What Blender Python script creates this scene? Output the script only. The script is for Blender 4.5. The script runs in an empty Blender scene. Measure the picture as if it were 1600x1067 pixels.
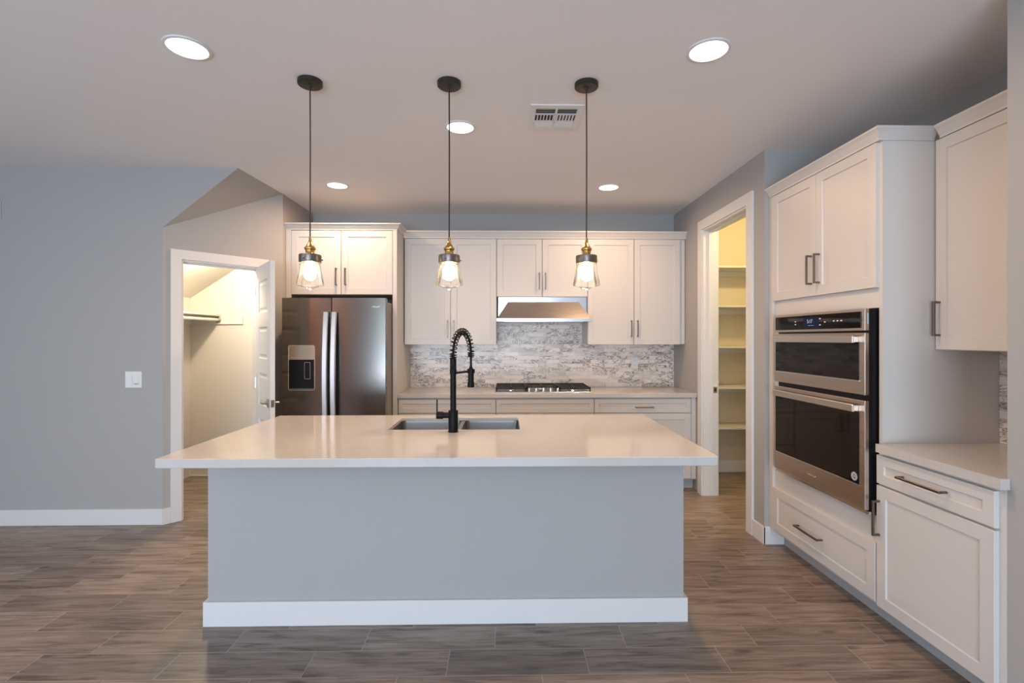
import bpy, bmesh, math, random
from mathutils import Vector, Matrix

# ------------------------------------------------------------------ camera, world, light, exposure
sc = bpy.context.scene
COL = sc.collection
cam_d = bpy.data.cameras.new('camera')
cam_d.sensor_width = 36.0
cam_d.lens = 17.40
cam_d.shift_x = -0.0013
cam_d.shift_y = -0.0035
cam_d.clip_start = 0.05
cam = bpy.data.objects.new('camera', cam_d)
cam.location = (0, 0, 1.4336)
cam.rotation_euler = (math.pi / 2, 0, -0.0187)
COL.objects.link(cam)
sc.camera = cam

sc.view_settings.view_transform = 'Standard'
sc.view_settings.look = 'None'
sc.view_settings.gamma = 1.0
sc.view_settings.use_curve_mapping = False
sc.view_settings.exposure = -0.6
sc.cycles.max_bounces = 8
sc.cycles.diffuse_bounces = 5
sc.cycles.glossy_bounces = 4
sc.cycles.transparent_max_bounces = 12
sc.cycles.sample_clamp_indirect = 6.0
sc.cycles.use_denoising = True

world = bpy.data.worlds.new('world')
sc.world = world
world.use_nodes = True
wn = world.node_tree
wn.nodes.clear()
sky = wn.nodes.new('ShaderNodeTexSky')
sky.sky_type = 'NISHITA'
sky.sun_disc = False
sky.sun_elevation = math.radians(40)
sky.sun_rotation = math.radians(20)
bgn = wn.nodes.new('ShaderNodeBackground')
bgn.inputs['Strength'].default_value = 0.30
wo = wn.nodes.new('ShaderNodeOutputWorld')
wn.links.new(sky.outputs[0], bgn.inputs[0])
wn.links.new(bgn.outputs[0], wo.inputs[0])


def area_light(name, loc, rot, power, color, sx, sy=None, shape='RECTANGLE', spread=math.pi):
    d = bpy.data.lights.new(name, 'AREA')
    d.energy = power
    d.color = color
    d.shape = shape
    d.size = sx
    if sy:
        d.size_y = sy
    d.spread = spread
    o = bpy.data.objects.new(name, d)
    o.location = loc
    o.rotation_euler = rot
    COL.objects.link(o)
    return o


DAY = (0.58, 0.80, 1.0)
WARM = (1.0, 0.66, 0.40)
CLOSET = (1.0, 0.80, 0.55)
PANTRY = (1.0, 0.74, 0.34)
# daylight through the sliding glass wall and the side window of the great room behind the camera
area_light('daylight_rear', (-0.90, -5.10, 1.25), (math.pi / 2, 0, math.pi), 275, DAY, 4.1, 2.35).rotation_euler = (-math.pi / 2, 0, math.pi)
# added fill lamp by the glass, aimed up to brighten the ceiling
area_light('ceiling_fill', (-0.90, -4.98, 0.55), (math.pi / 2 + 0.85, 0, 0), 350, (0.72, 0.82, 1.0), 4.0, 1.0).rotation_euler = (-math.pi / 2 - 0.85, 0, math.pi)
area_light('daylight_side', (-5.30, -1.2, 1.5), (0, -math.pi / 2, 0), 105, DAY, 1.6, 3.4)
RECESSED = [(-1.427, 2.258), (0.930, 2.234), (-0.272, 3.076), (-1.428, 4.267), (0.907, 4.277)]
RECESSED_W = 21.0
CLOSET_W = 76.0
PANTRY_W = 60.0


# ------------------------------------------------------------------ materials
def lin(c):
    return tuple((v / 12.92 if v <= 0.04045 else ((v + 0.055) / 1.055) ** 2.4) for v in c)


def mat(name, color, rough=0.5, metal=0.0, spec=0.5, coat=0.0, bump=None, emit=None, aniso=0.0):
    m = bpy.data.materials.new(name)
    m.use_nodes = True
    nt = m.node_tree
    b = nt.nodes['Principled BSDF']
    b.inputs['Base Color'].default_value = (*color, 1)
    b.inputs['Roughness'].default_value = rough
    b.inputs['Metallic'].default_value = metal
    b.inputs['Specular IOR Level'].default_value = spec
    b.inputs['Coat Weight'].default_value = coat
    b.inputs['Anisotropic'].default_value = aniso
    if emit:
        b.inputs['Emission Color'].default_value = (*emit[0], 1)
        b.inputs['Emission Strength'].default_value = emit[1]
    # a faint procedural unevenness on everything
    tc = nt.nodes.new('ShaderNodeTexCoord')
    nz = nt.nodes.new('ShaderNodeTexNoise')
    sc_, st = bump if bump else (60, 0.02)
    nz.inputs['Scale'].default_value = sc_
    nz.inputs['Detail'].default_value = 3
    nt.links.new(tc.outputs['Object'], nz.inputs['Vector'])
    bp = nt.nodes.new('ShaderNodeBump')
    bp.inputs['Strength'].default_value = st
    bp.inputs['Distance'].default_value = 0.003
    nt.links.new(nz.outputs[0], bp.inputs['Height'])
    nt.links.new(bp.outputs[0], b.inputs['Normal'])
    return m


def math_node(nt, op, a=None, b=None, c=None):
    n = nt.nodes.new('ShaderNodeMath')
    n.operation = op
    for i, v in enumerate((a, b, c)):
        if v is None:
            continue
        if isinstance(v, (int, float)):
            n.inputs[i].default_value = v
        else:
            nt.links.new(v, n.inputs[i])
    return n.outputs[0]


def tile_coords(nt, xs, ys, L, W, x0, y0, shift, rand_shift=False):
    """returns u-in-tile, v-in-tile (metres), row, col outputs"""
    r = math_node(nt, 'DIVIDE', math_node(nt, 'SUBTRACT', ys, y0), W)
    row = math_node(nt, 'FLOOR', r)
    v = math_node(nt, 'MULTIPLY', math_node(nt, 'SUBTRACT', r, row), W)
    if rand_shift:
        wnz = nt.nodes.new('ShaderNodeTexWhiteNoise')
        wnz.noise_dimensions = '1D'
        nt.links.new(row, wnz.inputs['W'])
        off = math_node(nt, 'MULTIPLY', wnz.outputs['Value'], L)
    else:
        off = math_node(nt, 'MULTIPLY', row, shift)
    u0 = math_node(nt, 'DIVIDE', math_node(nt, 'SUBTRACT', math_node(nt, 'SUBTRACT', xs, x0), off), L)
    col = math_node(nt, 'FLOOR', u0)
    u = math_node(nt, 'MULTIPLY', math_node(nt, 'SUBTRACT', u0, col), L)
    return u, v, row, col


def edge_mask(nt, u, v, L, W, g):
    du = math_node(nt, 'MINIMUM', u, math_node(nt, 'SUBTRACT', L, u))
    dv = math_node(nt, 'MINIMUM', v, math_node(nt, 'SUBTRACT', W, v))
    d = math_node(nt, 'MINIMUM', du, dv)
    return math_node(nt, 'LESS_THAN', d, g)


def mixc(nt, fac, a, b, blend='MIX'):
    n = nt.nodes.new('ShaderNodeMix')
    n.data_type = 'RGBA'
    n.blend_type = blend
    if isinstance(fac, (int, float)):
        n.inputs[0].default_value = fac
    else:
        nt.links.new(fac, n.inputs[0])
    for i, v in ((6, a), (7, b)):
        if isinstance(v, tuple):
            n.inputs[i].default_value = (*v, 1)
        else:
            nt.links.new(v, n.inputs[i])
    return n.outputs[2]


def ramp(nt, fac, stops):
    n = nt.nodes.new('ShaderNodeValToRGB')
    nt.links.new(fac, n.inputs[0])
    el = n.color_ramp.elements
    el[0].position, el[0].color = stops[0][0], (*stops[0][1], 1)
    el[1].position, el[1].color = stops[-1][0], (*stops[-1][1], 1)
    for p, c in stops[1:-1]:
        e = el.new(p)
        e.color = (*c, 1)
    return n.outputs[0]


def vec(nt, x, y, z):
    n = nt.nodes.new('ShaderNodeCombineXYZ')
    for i, v in enumerate((x, y, z)):
        if isinstance(v, (int, float)):
            n.inputs[i].default_value = v
        else:
            nt.links.new(v, n.inputs[i])
    return n.outputs[0]


def noise(nt, v, scale, detail=4, dist=0.0, rough=0.5):
    n = nt.nodes.new('ShaderNodeTexNoise')
    n.inputs['Scale'].default_value = scale
    n.inputs['Detail'].default_value = detail
    n.inputs['Distortion'].default_value = dist
    n.inputs['Roughness'].default_value = rough
    nt.links.new(v, n.inputs['Vector'])
    return n.outputs[0]


def floor_material():
    m = bpy.data.materials.new('wood_look_tile')
    m.use_nodes = True
    nt = m.node_tree
    b = nt.nodes['Principled BSDF']
    tc = nt.nodes.new('ShaderNodeTexCoord')
    sp = nt.nodes.new('ShaderNodeSeparateXYZ')
    nt.links.new(tc.outputs['Object'], sp.inputs[0])
    L, W = 0.612, 0.1773
    u, v, row, col = tile_coords(nt, sp.outputs[0], sp.outputs[1], L, W, -0.859, 2.1035, 0.204)
    wn1 = nt.nodes.new('ShaderNodeTexWhiteNoise')
    wn1.noise_dimensions = '2D'
    nt.links.new(vec(nt, row, col, 0), wn1.inputs['Vector'])
    rnd = wn1.outputs['Value']
    off = math_node(nt, 'MULTIPLY', rnd, 37.0)
    gx = math_node(nt, 'MULTIPLY', u, 1.0)
    gv = vec(nt, math_node(nt, 'ADD', gx, off), math_node(nt, 'MULTIPLY', v, 9.0), off)
    g1 = noise(nt, gv, 3.2, 6, 0.6, 0.6)
    gv2 = vec(nt, math_node(nt, 'ADD', gx, off), math_node(nt, 'MULTIPLY', v, 40.0), off)
    g2 = noise(nt, gv2, 4.0, 3, 0.2, 0.6)
    c1 = ramp(nt, g1, [(0.30, (0.100, 0.072, 0.056)), (0.44, (0.214, 0.165, 0.135)), (0.56, (0.282, 0.225, 0.188)), (0.72, (0.345, 0.284, 0.242))])
    c2 = ramp(nt, g2, [(0.35, (0.80, 0.78, 0.76)), (0.65, (1.08, 1.07, 1.06))])
    c = mixc(nt, 1.0, c1, c2, 'MULTIPLY')
    # knots
    kv = vec(nt, math_node(nt, 'ADD', math_node(nt, 'MULTIPLY', u, 1.0), off), math_node(nt, 'MULTIPLY', v, 3.2), off)
    vo = nt.nodes.new('ShaderNodeTexVoronoi')
    vo.inputs['Scale'].default_value = 2.6
    nt.links.new(kv, vo.inputs['Vector'])
    kn = ramp(nt, vo.outputs['Distance'], [(0.05, (0.30, 0.26, 0.24)), (0.16, (1, 1, 1))])
    c = mixc(nt, 0.8, c, kn, 'MULTIPLY')
    # tone per plank
    tone = ramp(nt, rnd, [(0.0, (0.80, 0.80, 0.80)), (1.0, (1.12, 1.12, 1.12))])
    c = mixc(nt, 1.0, c, tone, 'MULTIPLY')
    em = edge_mask(nt, u, v, L, W, 0.0016)
    c = mixc(nt, em, c, (0.36, 0.32, 0.285))
    nt.links.new(c, b.inputs['Base Color'])
    rr = ramp(nt, g1, [(0.3, (0.42,) * 3), (0.7, (0.34,) * 3)])
    nt.links.new(rr, b.inputs['Roughness'])
    b.inputs['Specular IOR Level'].default_value = 0.45
    bp = nt.nodes.new('ShaderNodeBump')
    bp.inputs['Strength'].default_value = 0.35
    bp.inputs['Distance'].default_value = 0.002
    hh = math_node(nt, 'SUBTRACT', math_node(nt, 'MULTIPLY', g2, 0.3), em)
    nt.links.new(hh, bp.inputs['Height'])
    nt.links.new(bp.outputs[0], b.inputs['Normal'])
    return m


def marble_material(name, axis):
    m = bpy.data.materials.new(name)
    m.use_nodes = True
    nt = m.node_tree
    b = nt.nodes['Principled BSDF']
    tc = nt.nodes.new('ShaderNodeTexCoord')
    sp = nt.nodes.new('ShaderNodeSeparateXYZ')
    nt.links.new(tc.outputs['Object'], sp.inputs[0])
    L, W = 0.235, 0.0412
    u, v, row, col = tile_coords(nt, sp.outputs[axis], sp.outputs[2], L, W, 0.0, 0.914, 0, True)
    wn1 = nt.nodes.new('ShaderNodeTexWhiteNoise')
    wn1.noise_dimensions = '2D'
    nt.links.new(vec(nt, row, col, 0), wn1.inputs['Vector'])
    rnd = wn1.outputs['Value']
    off = math_node(nt, 'MULTIPLY', rnd, 53.0)
    pv = vec(nt, math_node(nt, 'ADD', u, off), math_node(nt, 'MULTIPLY', v, 1.7), off)
    n1 = noise(nt, pv, 9.0, 5, 1.8, 0.60)
    vein = math_node(nt, 'ABSOLUTE', math_node(nt, 'SUBTRACT', n1, 0.5))
    c1 = ramp(nt, vein, [(0.0, (0.13, 0.105, 0.095)), (0.013, (0.28, 0.245, 0.225)), (0.035, (0.66, 0.61, 0.57)), (0.08, (0.86, 0.79, 0.73))])
    n2 = noise(nt, pv, 3.0, 3, 0.8)
    c2 = ramp(nt, n2, [(0.34, (0.76, 0.73, 0.71)), (0.55, (1, 1, 1))])
    mk = noise(nt, pv, 2.3, 2, 0.2)
    mkr = ramp(nt, mk, [(0.47, (1, 1, 1)), (0.56, (0.12, 0.12, 0.12))])
    c1m = mixc(nt, mkr, (0.87, 0.80, 0.74), c1)
    c = mixc(nt, 1.0, c1m, c2, 'MULTIPLY')
    tone = ramp(nt, rnd, [(0.0, (0.88, 0.87, 0.87)), (1.0, (1.04, 1.03, 1.02))])
    c = mixc(nt, 1.0, c, tone, 'MULTIPLY')
    em = edge_mask(nt, u, v, L, W, 0.0011)
    c = mixc(nt, em, c, (0.52, 0.50, 0.48))
    nt.links.new(c, b.inputs['Base Color'])
    b.inputs['Roughness'].default_value = 0.28
    bp = nt.nodes.new('ShaderNodeBump')
    bp.inputs['Strength'].default_value = 0.4
    bp.inputs['Distance'].default_value = 0.0015
    nt.links.new(math_node(nt, 'SUBTRACT', 1.0, em), bp.inputs['Height'])
    nt.links.new(bp.outputs[0], b.inputs['Normal'])
    return m


def quartz_material():
    m = bpy.data.materials.new('white_quartz')
    m.use_nodes = True
    nt = m.node_tree
    b = nt.nodes['Principled BSDF']
    tc = nt.nodes.new('ShaderNodeTexCoord')
    n1 = noise(nt, tc.outputs['Object'], 3.0, 6, 1.4, 0.6)
    v = math_node(nt, 'ABSOLUTE', math_node(nt, 'SUBTRACT', n1, 0.5))
    c1 = ramp(nt, v, [(0.0, (0.515, 0.49, 0.468)), (0.012, (0.535, 0.51, 0.488)), (0.05, (0.54, 0.515, 0.492))])
    n2 = noise(nt, tc.outputs['Object'], 260.0, 2)
    c2 = ramp(nt, n2, [(0.30, (0.90, 0.90, 0.90)), (0.45, (1, 1, 1))])
    nt.links.new(mixc(nt, 1.0, c1, c2, 'MULTIPLY'), b.inputs['Base Color'])
    b.inputs['Roughness'].default_value = 0.10
    return m


def steel(name, color, rough, axis=2, aniso=0.6):
    """brushed steel: streaks across the object's z axis"""
    m = bpy.data.materials.new(name)
    m.use_nodes = True
    nt = m.node_tree
    b = nt.nodes['Principled BSDF']
    tc = nt.nodes.new('ShaderNodeTexCoord')
    mp = nt.nodes.new('ShaderNodeMapping')
    s = [500, 500, 500]
    for a in (axis if isinstance(axis, tuple) else (axis,)):
        s[a] = 2
    mp.inputs['Scale'].default_value = s
    nt.links.new(tc.outputs['Object'], mp.inputs[0])
    n = noise(nt, mp.outputs[0], 1.0, 2)
    r = ramp(nt, n, [(0.3, (rough * 0.97,) * 3), (0.7, (rough * 1.03,) * 3)])
    nt.links.new(r, b.inputs['Roughness'])
    b.inputs['Base Color'].default_value = (*color, 1)
    b.inputs['Metallic'].default_value = 1.0
    return m


def glass_thin(name):
    m = bpy.data.materials.new(name)
    m.use_nodes = True
    nt = m.node_tree
    nt.nodes.clear()
    out = nt.nodes.new('ShaderNodeOutputMaterial')
    mx = nt.nodes.new('ShaderNodeMixShader')
    tr = nt.nodes.new('ShaderNodeBsdfTransparent')
    tr.inputs[0].default_value = (0.985, 0.985, 0.985, 1)
    gl = nt.nodes.new('ShaderNodeBsdfGlossy')
    gl.inputs['Roughness'].default_value = 0.03
    lw = nt.nodes.new('ShaderNodeLayerWeight')
    lw.inputs['Blend'].default_value = 0.22
    nt.links.new(lw.outputs['Fresnel'], mx.inputs[0])
    nt.links.new(tr.outputs[0], mx.inputs[1])
    nt.links.new(gl.outputs[0], mx.inputs[2])
    # added translucent share lights up the clear shade as the bulb's halo
    tl = nt.nodes.new('ShaderNodeBsdfTranslucent')
    tl.inputs[0].default_value = (0.9, 0.88, 0.85, 1)
    m2 = nt.nodes.new('ShaderNodeMixShader')
    m2.inputs[0].default_value = 0.035
    nt.links.new(mx.outputs[0], m2.inputs[1])
    nt.links.new(tl.outputs[0], m2.inputs[2])
    nt.links.new(m2.outputs[0], out.inputs[0])
    return m


def emitter(name, color, strength):
    m = bpy.data.materials.new(name)
    m.use_nodes = True
    nt = m.node_tree
    nt.nodes.clear()
    out = nt.nodes.new('ShaderNodeOutputMaterial')
    e = nt.nodes.new('ShaderNodeEmission')
    e.inputs[0].default_value = (*color, 1)
    e.inputs[1].default_value = strength
    nt.links.new(e.outputs[0], out.inputs[0])
    return m


M = dict(
    wall=mat('grey_wall_paint', (0.388, 0.380, 0.372), 0.75, spec=0.25, bump=(140, 0.10)),
    tan=mat('brown_reflection_paint', (0.62, 0.28, 0.11), 0.75, spec=0.2, bump=(140, 0.1)),  # brown put on unseen walls for the refrigerator door to reflect
    pantry_wall=mat('lamplight_tinted_wall_paint', (0.60, 0.55, 0.42), 0.75, spec=0.2, bump=(140, 0.08)),  # the common wall paint with yellow lamplight mixed into its colour
    closet_wall=mat('cream_wall_paint', (0.62, 0.60, 0.56), 0.75, spec=0.25, bump=(140, 0.08)),
    ceiling=mat('ceiling_paint', (0.82, 0.80, 0.805), 0.85, spec=0.2, bump=(90, 0.12)),
    trim=mat('white_trim_paint', (0.69, 0.68, 0.67), 0.35, spec=0.4),
    cab=mat('white_cabinet_paint', (0.600, 0.575, 0.550), 0.38, spec=0.4),
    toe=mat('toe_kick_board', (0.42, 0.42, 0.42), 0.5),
    floor=floor_material(),
    marble=marble_material('marble_mosaic', 0),
    marble_side=marble_material('marble_mosaic_side', 1),
    quartz=quartz_material(),
    steel=steel('brushed_steel', (0.56, 0.55, 0.54), 0.26, 0),
    steel_v=steel('vertical_brushed_steel', (0.165, 0.155, 0.145), 0.19, 2),
    oven=steel('reflection_tinted_steel', (0.58, 0.50, 0.44), 0.28, 0),  # stainless; brown of the reflected warm floor is put into the colour
    bright=mat('polished_steel', (0.72, 0.72, 0.72), 0.16, metal=1.0),
    sink=steel('sink_steel', (0.30, 0.29, 0.28), 0.34, 0),
    pull=mat('bronze_nickel_pull', (0.19, 0.160, 0.138), 0.33, metal=1.0),
    lever=mat('satin_nickel', (0.42, 0.40, 0.37), 0.28, metal=1.0),
    black=mat('matte_black_metal', (0.004, 0.004, 0.0045), 0.45, spec=0.16),
    blackplastic=mat('black_plastic', (0.006, 0.006, 0.008), 0.30, spec=0.2),
    ovenglass=mat('black_oven_glass', (0.006, 0.004, 0.0035), 0.04, spec=0.3),
    iron=mat('cast_iron', (0.018, 0.016, 0.015), 0.55),
    dark=mat('opening_shade', (0.012, 0.010, 0.010), 0.7),  # near-black colour stands in for the shade inside openings
    brass=mat('aged_brass', (0.56, 0.36, 0.12), 0.25, metal=1.0),
    gunmetal=mat('gunmetal_collar', (0.16, 0.135, 0.12), 0.35, metal=0.8),
    cord=mat('dark_fabric_cord', (0.030, 0.018, 0.014), 0.8),
    canopy=mat('dark_bronze_canopy', (0.016, 0.013, 0.011), 0.45),
    glass=glass_thin('clear_glass'),
    plastic=mat('white_plastic', (0.72, 0.72, 0.72), 0.35),
    slot=mat('dark_slot', (0.06, 0.06, 0.06), 0.6),
    bulb=emitter('glowing_bulb', (1.0, 0.80, 0.55), 60.0),
    lens=emitter('downlight_lens', (1.0, 0.95, 0.88), 7.0),
    display=emitter('display_glow', (0.75, 0.82, 1.0), 1.1),
    displaydim=emitter('display_panel_glow', (0.10, 0.12, 0.22), 0.30),
    print_white=mat('white_print', (0.75, 0.74, 0.73), 0.5),
    print_steel=mat('raised_logo_metal', (0.85, 0.84, 0.82), 0.15, metal=1.0),
    whitewire=mat('white_shelf_paint', (0.66, 0.65, 0.60), 0.45),
)


# ------------------------------------------------------------------ mesh helpers
def box(bm, x0, x1, y0, y1, z0, z1, bev=0.0, seg=1):
    r = bmesh.ops.create_cube(bm, size=1.0)
    vs = r['verts']
    bmesh.ops.scale(bm, vec=(abs(x1 - x0), abs(y1 - y0), abs(z1 - z0)), verts=vs)
    bmesh.ops.translate(bm, vec=((x0 + x1) / 2, (y0 + y1) / 2, (z0 + z1) / 2), verts=vs)
    if bev > 0:
        es = list({e for v in vs for e in v.link_edges})
        bmesh.ops.bevel(bm, geom=es, offset=bev, segments=seg, affect='EDGES', profile=0.5)


def prism(bm, pts, extr):
    """closed polygon pts (3D, planar) extruded by the vector extr"""
    e = Vector(extr)
    a = [bm.verts.new(Vector(p)) for p in pts]
    b = [bm.verts.new(Vector(p) + e) for p in pts]
    n = len(pts)
    bm.faces.new(a)
    bm.faces.new(list(reversed(b)))
    for i in range(n):
        j = (i + 1) % n
        bm.faces.new((a[j], a[i], b[i], b[j]))


def lathe(bm, prof, center=(0, 0, 0), n=32, axis='Z'):
    rings = []
    for r, h in prof:
        ring = []
        if r < 1e-6:
            ring = [bm.verts.new(_ax(0, 0, h, axis, center))]
        else:
            for k in range(n):
                t = 2 * math.pi * k / n
                ring.append(bm.verts.new(_ax(r * math.cos(t), r * math.sin(t), h, axis, center)))
        rings.append(ring)
    for a, b in zip(rings, rings[1:]):
        if len(a) == 1 and len(b) == 1:
            continue
        for k in range(n):
            j = (k + 1) % n
            if len(a) == 1:
                bm.faces.new((a[0], b[k], b[j]))
            elif len(b) == 1:
                bm.faces.new((a[k], a[j], b[0]))
            else:
                bm.faces.new((a[k], a[j], b[j], b[k]))


def _ax(x, y, h, axis, c):
    if axis == 'Z':
        return (c[0] + x, c[1] + y, c[2] + h)
    if axis == 'Y':
        return (c[0] + x, c[1] + h, c[2] + y)
    return (c[0] + h, c[1] + x, c[2] + y)


def tube(bm, pts, r, n=8, closed_ends=True):
    pts = [Vector(p) for p in pts]
    rad = r if isinstance(r, (list, tuple)) else [r] * len(pts)
    t0 = (pts[1] - pts[0]).normalized()
    up = Vector((0, 0, 1)) if abs(t0.z) < 0.9 else Vector((1, 0, 0))
    nrm = t0.cross(up).normalized()
    rings = []
    for i, p in enumerate(pts):
        t = (pts[min(i + 1, len(pts) - 1)] - pts[max(i - 1, 0)]).normalized()
        nrm = (nrm - t * nrm.dot(t))
        nrm = nrm.normalized() if nrm.length > 1e-6 else t.orthogonal().normalized()
        bn = t.cross(nrm)
        rings.append([bm.verts.new(p + (nrm * math.cos(2 * math.pi * k / n) + bn * math.sin(2 * math.pi * k / n)) * rad[i]) for k in range(n)])
    for a, b in zip(rings, rings[1:]):
        for k in range(n):
            j = (k + 1) % n
            bm.faces.new((a[k], a[j], b[j], b[k]))
    if closed_ends:
        bm.faces.new(list(reversed(rings[0])))
        bm.faces.new(rings[-1])


def shaker(bm, x0, x1, z0, z1, yf, t=0.019, fr=0.057, rec=0.007):
    """shaker front facing -Y with its front face at y = yf"""
    fr = min(fr, (z1 - z0) * 0.33, (x1 - x0) * 0.33)
    c = 0.0016

    def rect(ins, y):
        return [bm.verts.new((x0 + ins, y, z0 + ins)), bm.verts.new((x1 - ins, y, z0 + ins)),
                bm.verts.new((x1 - ins, y, z1 - ins)), bm.verts.new((x0 + ins, y, z1 - ins))]
    rings = [rect(0, yf + t), rect(0, yf + c), rect(c, yf), rect(fr, yf), rect(fr + 0.0035, yf + rec)]
    bm.faces.new(rings[0])
    for a, b in zip(rings, rings[1:]):
        for k in range(4):
            j = (k + 1) % 4
            bm.faces.new((a[j], a[k], b[k], b[j]))
    bm.faces.new(list(reversed(rings[-1])))


def pull(bm, cx, cz, yf, length, vertical=True, s=0.0052, out=0.032):
    """square bar pull with two posts, standing off a front at y = yf"""
    h = length / 2
    if vertical:
        box(bm, cx - s, cx + s, yf - out - s, yf - out + s, cz - h, cz + h, 0.0012)
        for k in (-1, 1):
            z = cz + k * (h - s)
            box(bm, cx - s * .9, cx + s * .9, yf - out, yf + 0.001, z - s, z + s, 0.0008)
    else:
        box(bm, cx - h, cx + h, yf - out - s, yf - out + s, cz - s, cz + s, 0.0012)
        for k in (-1, 1):
            x = cx + k * (h - s)
            box(bm, x - s, x + s, yf - out, yf + 0.001, cz - s * .9, cz + s * .9, 0.0008)


def build(name, fn, m, parent=None, smooth=False, loc=None, label=None):
    bm = bmesh.new()
    fn(bm)
    bmesh.ops.recalc_face_normals(bm, faces=bm.faces)
    me = bpy.data.meshes.new(name)
    bm.to_mesh(me)
    bm.free()
    mats = m if isinstance(m, (list, tuple)) else [m]
    for mm in mats:
        me.materials.append(mm)
    if smooth:
        for p in me.polygons:
            p.use_smooth = True
        try:
            me.set_sharp_from_angle(angle=math.radians(38))
        except Exception:
            pass
    o = bpy.data.objects.new(name, me)
    COL.objects.link(o)
    if parent:
        o.parent = parent
    if loc:
        o.location = loc
    if label:
        o['label'] = label
    return o


def bx(name, dims, m, parent=None, bev=0.0015, **k):
    return build(name, lambda b: box(b, *dims, bev), m, parent, **k)


def tag(o, label, cat, group=None):
    o['label'] = label
    o['category'] = cat
    if group:
        o['group'] = group
    return o


def thing(name, label, cat, loc=(0, 0, 0), rz=0.0, group=None):
    o = bpy.data.objects.new(name, None)
    o.empty_display_size = 0.1
    o.location = loc
    o.rotation_euler = (0, 0, rz)
    COL.objects.link(o)
    return tag(o, label, cat, group)


def struct(name, fn, m, **k):
    o = build(name, fn, m, **k)
    o['kind'] = 'structure'
    return o


def text_mesh(name, body, size, m, parent, loc, rot, extr=0.0004, italic=0.0):
    cu = bpy.data.curves.new(name, 'FONT')
    cu.body = body
    cu.size = size
    cu.extrude = extr
    cu.shear = italic
    cu.align_x = 'CENTER'
    cu.align_y = 'CENTER'
    cu.resolution_u = 3
    tmp = bpy.data.objects.new(name + '_tmp', cu)
    COL.objects.link(tmp)
    dg = bpy.context.evaluated_depsgraph_get()
    me = bpy.data.meshes.new_from_object(tmp.evaluated_get(dg))
    bpy.data.objects.remove(tmp)
    me.materials.clear()
    me.materials.append(m)
    o = bpy.data.objects.new(name, me)
    COL.objects.link(o)
    o.parent = parent
    o.location = loc
    o.rotation_euler = rot
    return o


def copy_tree(o, parent=None):
    c = o.copy()
    COL.objects.link(c)
    if parent:
        c.parent = parent
    for ch in list(o.children):
        copy_tree(ch, c)
    return c


H = 2.743
YB = 5.254          # kitchen back wall
XP = 1.812          # pantry wall
XL = -2.012         # kitchen left wall
YW = 3.855          # grey wall on the left
XW = -2.625
PI = math.pi

# ------------------------------------------------------------------ room shell
struct('floor', lambda b: box(b, -5.5, 3.3, -5.3, 5.5, -0.12, 0.0), M['floor'])
struct('ceiling', lambda b: box(b, -5.5, 3.3, -5.3, 5.5, H, H + 0.12), M['ceiling'])
struct('wall_back', lambda b: box(b, XL - 0.0, 1.94, YB, YB + 0.12, 0, H), M['wall'])
struct('wall_kitchen_left', lambda b: prism(b, [(XL, 4.541, 0), (XL, YB + .12, 0), (XL - 0.10, YB + .12, 0), (XL - 0.10, 4.43, 0)], (0, 0, H)), M['wall'])
struct('wall_left', lambda b: prism(b, [(-5.4, YW, 0), (XW, YW, 0), (XW, YW, 2.284), (-2.05, YW, H), (-5.4, YW, H)], (0, 0.09, 0)), M['wall'])
# diagonal wall with the closet doorway
DL = math.hypot(XL - XW, 4.541 - YW)
du = Vector(((XL - XW) / DL, (4.541 - YW) / DL, 0))
dn = Vector((du.y, -du.x, 0))          # towards the kitchen
DA = Vector((XW, YW, 0))
U1, U2, ZD = 0.124, 0.716, 2.052


def dp(u, n, z):
    return DA + du * u + dn * n + Vector((0, 0, z))


struct('wall_diagonal', lambda b: prism(b, [dp(0, 0, 0), dp(U1, 0, 0), dp(U1, 0, ZD), dp(U2, 0, ZD), dp(U2, 0, 0), dp(DL, 0, 0), dp(DL, 0, H), dp(0, 0, 2.284)], -dn * 0.11), M['wall'])
struct('ceiling_slope', lambda b: prism(b, [(XW, YW, 2.284), (-2.05, YW, H), (XL, 4.541, H)], (-0.05, 0.03, 0.04)), M['wall'])
# closet under the stairs
struct('wall_closet_back', lambda b: box(b, -3.40, XL - 0.10, 5.20, 5.30, 0, H), M['closet_wall'])
struct('wall_closet_left', lambda b: box(b, -3.38, -3.255, YW + 0.09, 5.20, 0, H), M['closet_wall'])
struct('wall_closet_right', lambda b: box(b, XL - 0.13, XL - 0.101, 4.46, 5.20, 0, H), M['closet_wall'])
struct('ceiling_closet', lambda b: prism(b, [(x, y, 2.138 + 0.645 * (x + 2.805)) for x, y in ((-3.40, 3.95), (-2.69, 3.95), (-2.112, 4.60), (-2.112, 5.22), (-3.40, 5.22))], (0, 0, 0.05)), M['closet_wall'])
# pantry
PY0, PY1, PZ = 3.642, 4.475, 2.418
struct('wall_pantry', lambda b: prism(b, [(XP, 3.4124, 0), (XP, PY0, 0), (XP, PY0, PZ), (XP, PY1, PZ), (XP, PY1, 0), (XP, YB, 0), (XP, YB, H), (XP, 3.4124, H)], (0.125, 0, 0)), M['wall'])
struct('wall_oven_return', lambda b: box(b, XP + 0.125, 3.2, 3.4124, 3.53, 0, H), M['wall'])
struct('wall_pantry_back', lambda b: box(b, 1.94, 3.2, YB, YB + 0.12, 0, H), M['pantry_wall'])
struct('wall_pantry_right', lambda b: box(b, 3.1, 3.2, 3.53, YB, 0, H), M['pantry_wall'])
struct('wall_pantry_front', lambda b: box(b, 1.938, 3.1, 3.531, 3.56, 0, H), M['closet_wall'])
# right-hand kitchen wall and the wall end beside the camera
struct('wall_right', lambda b: box(b, 2.452, 2.56, 1.80, 3.4124, 0, H), M['wall'])
struct('wall_near_right', lambda b: box(b, 1.862, 2.56, -5.1, 1.797, 0, H), M['wall'])
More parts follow.
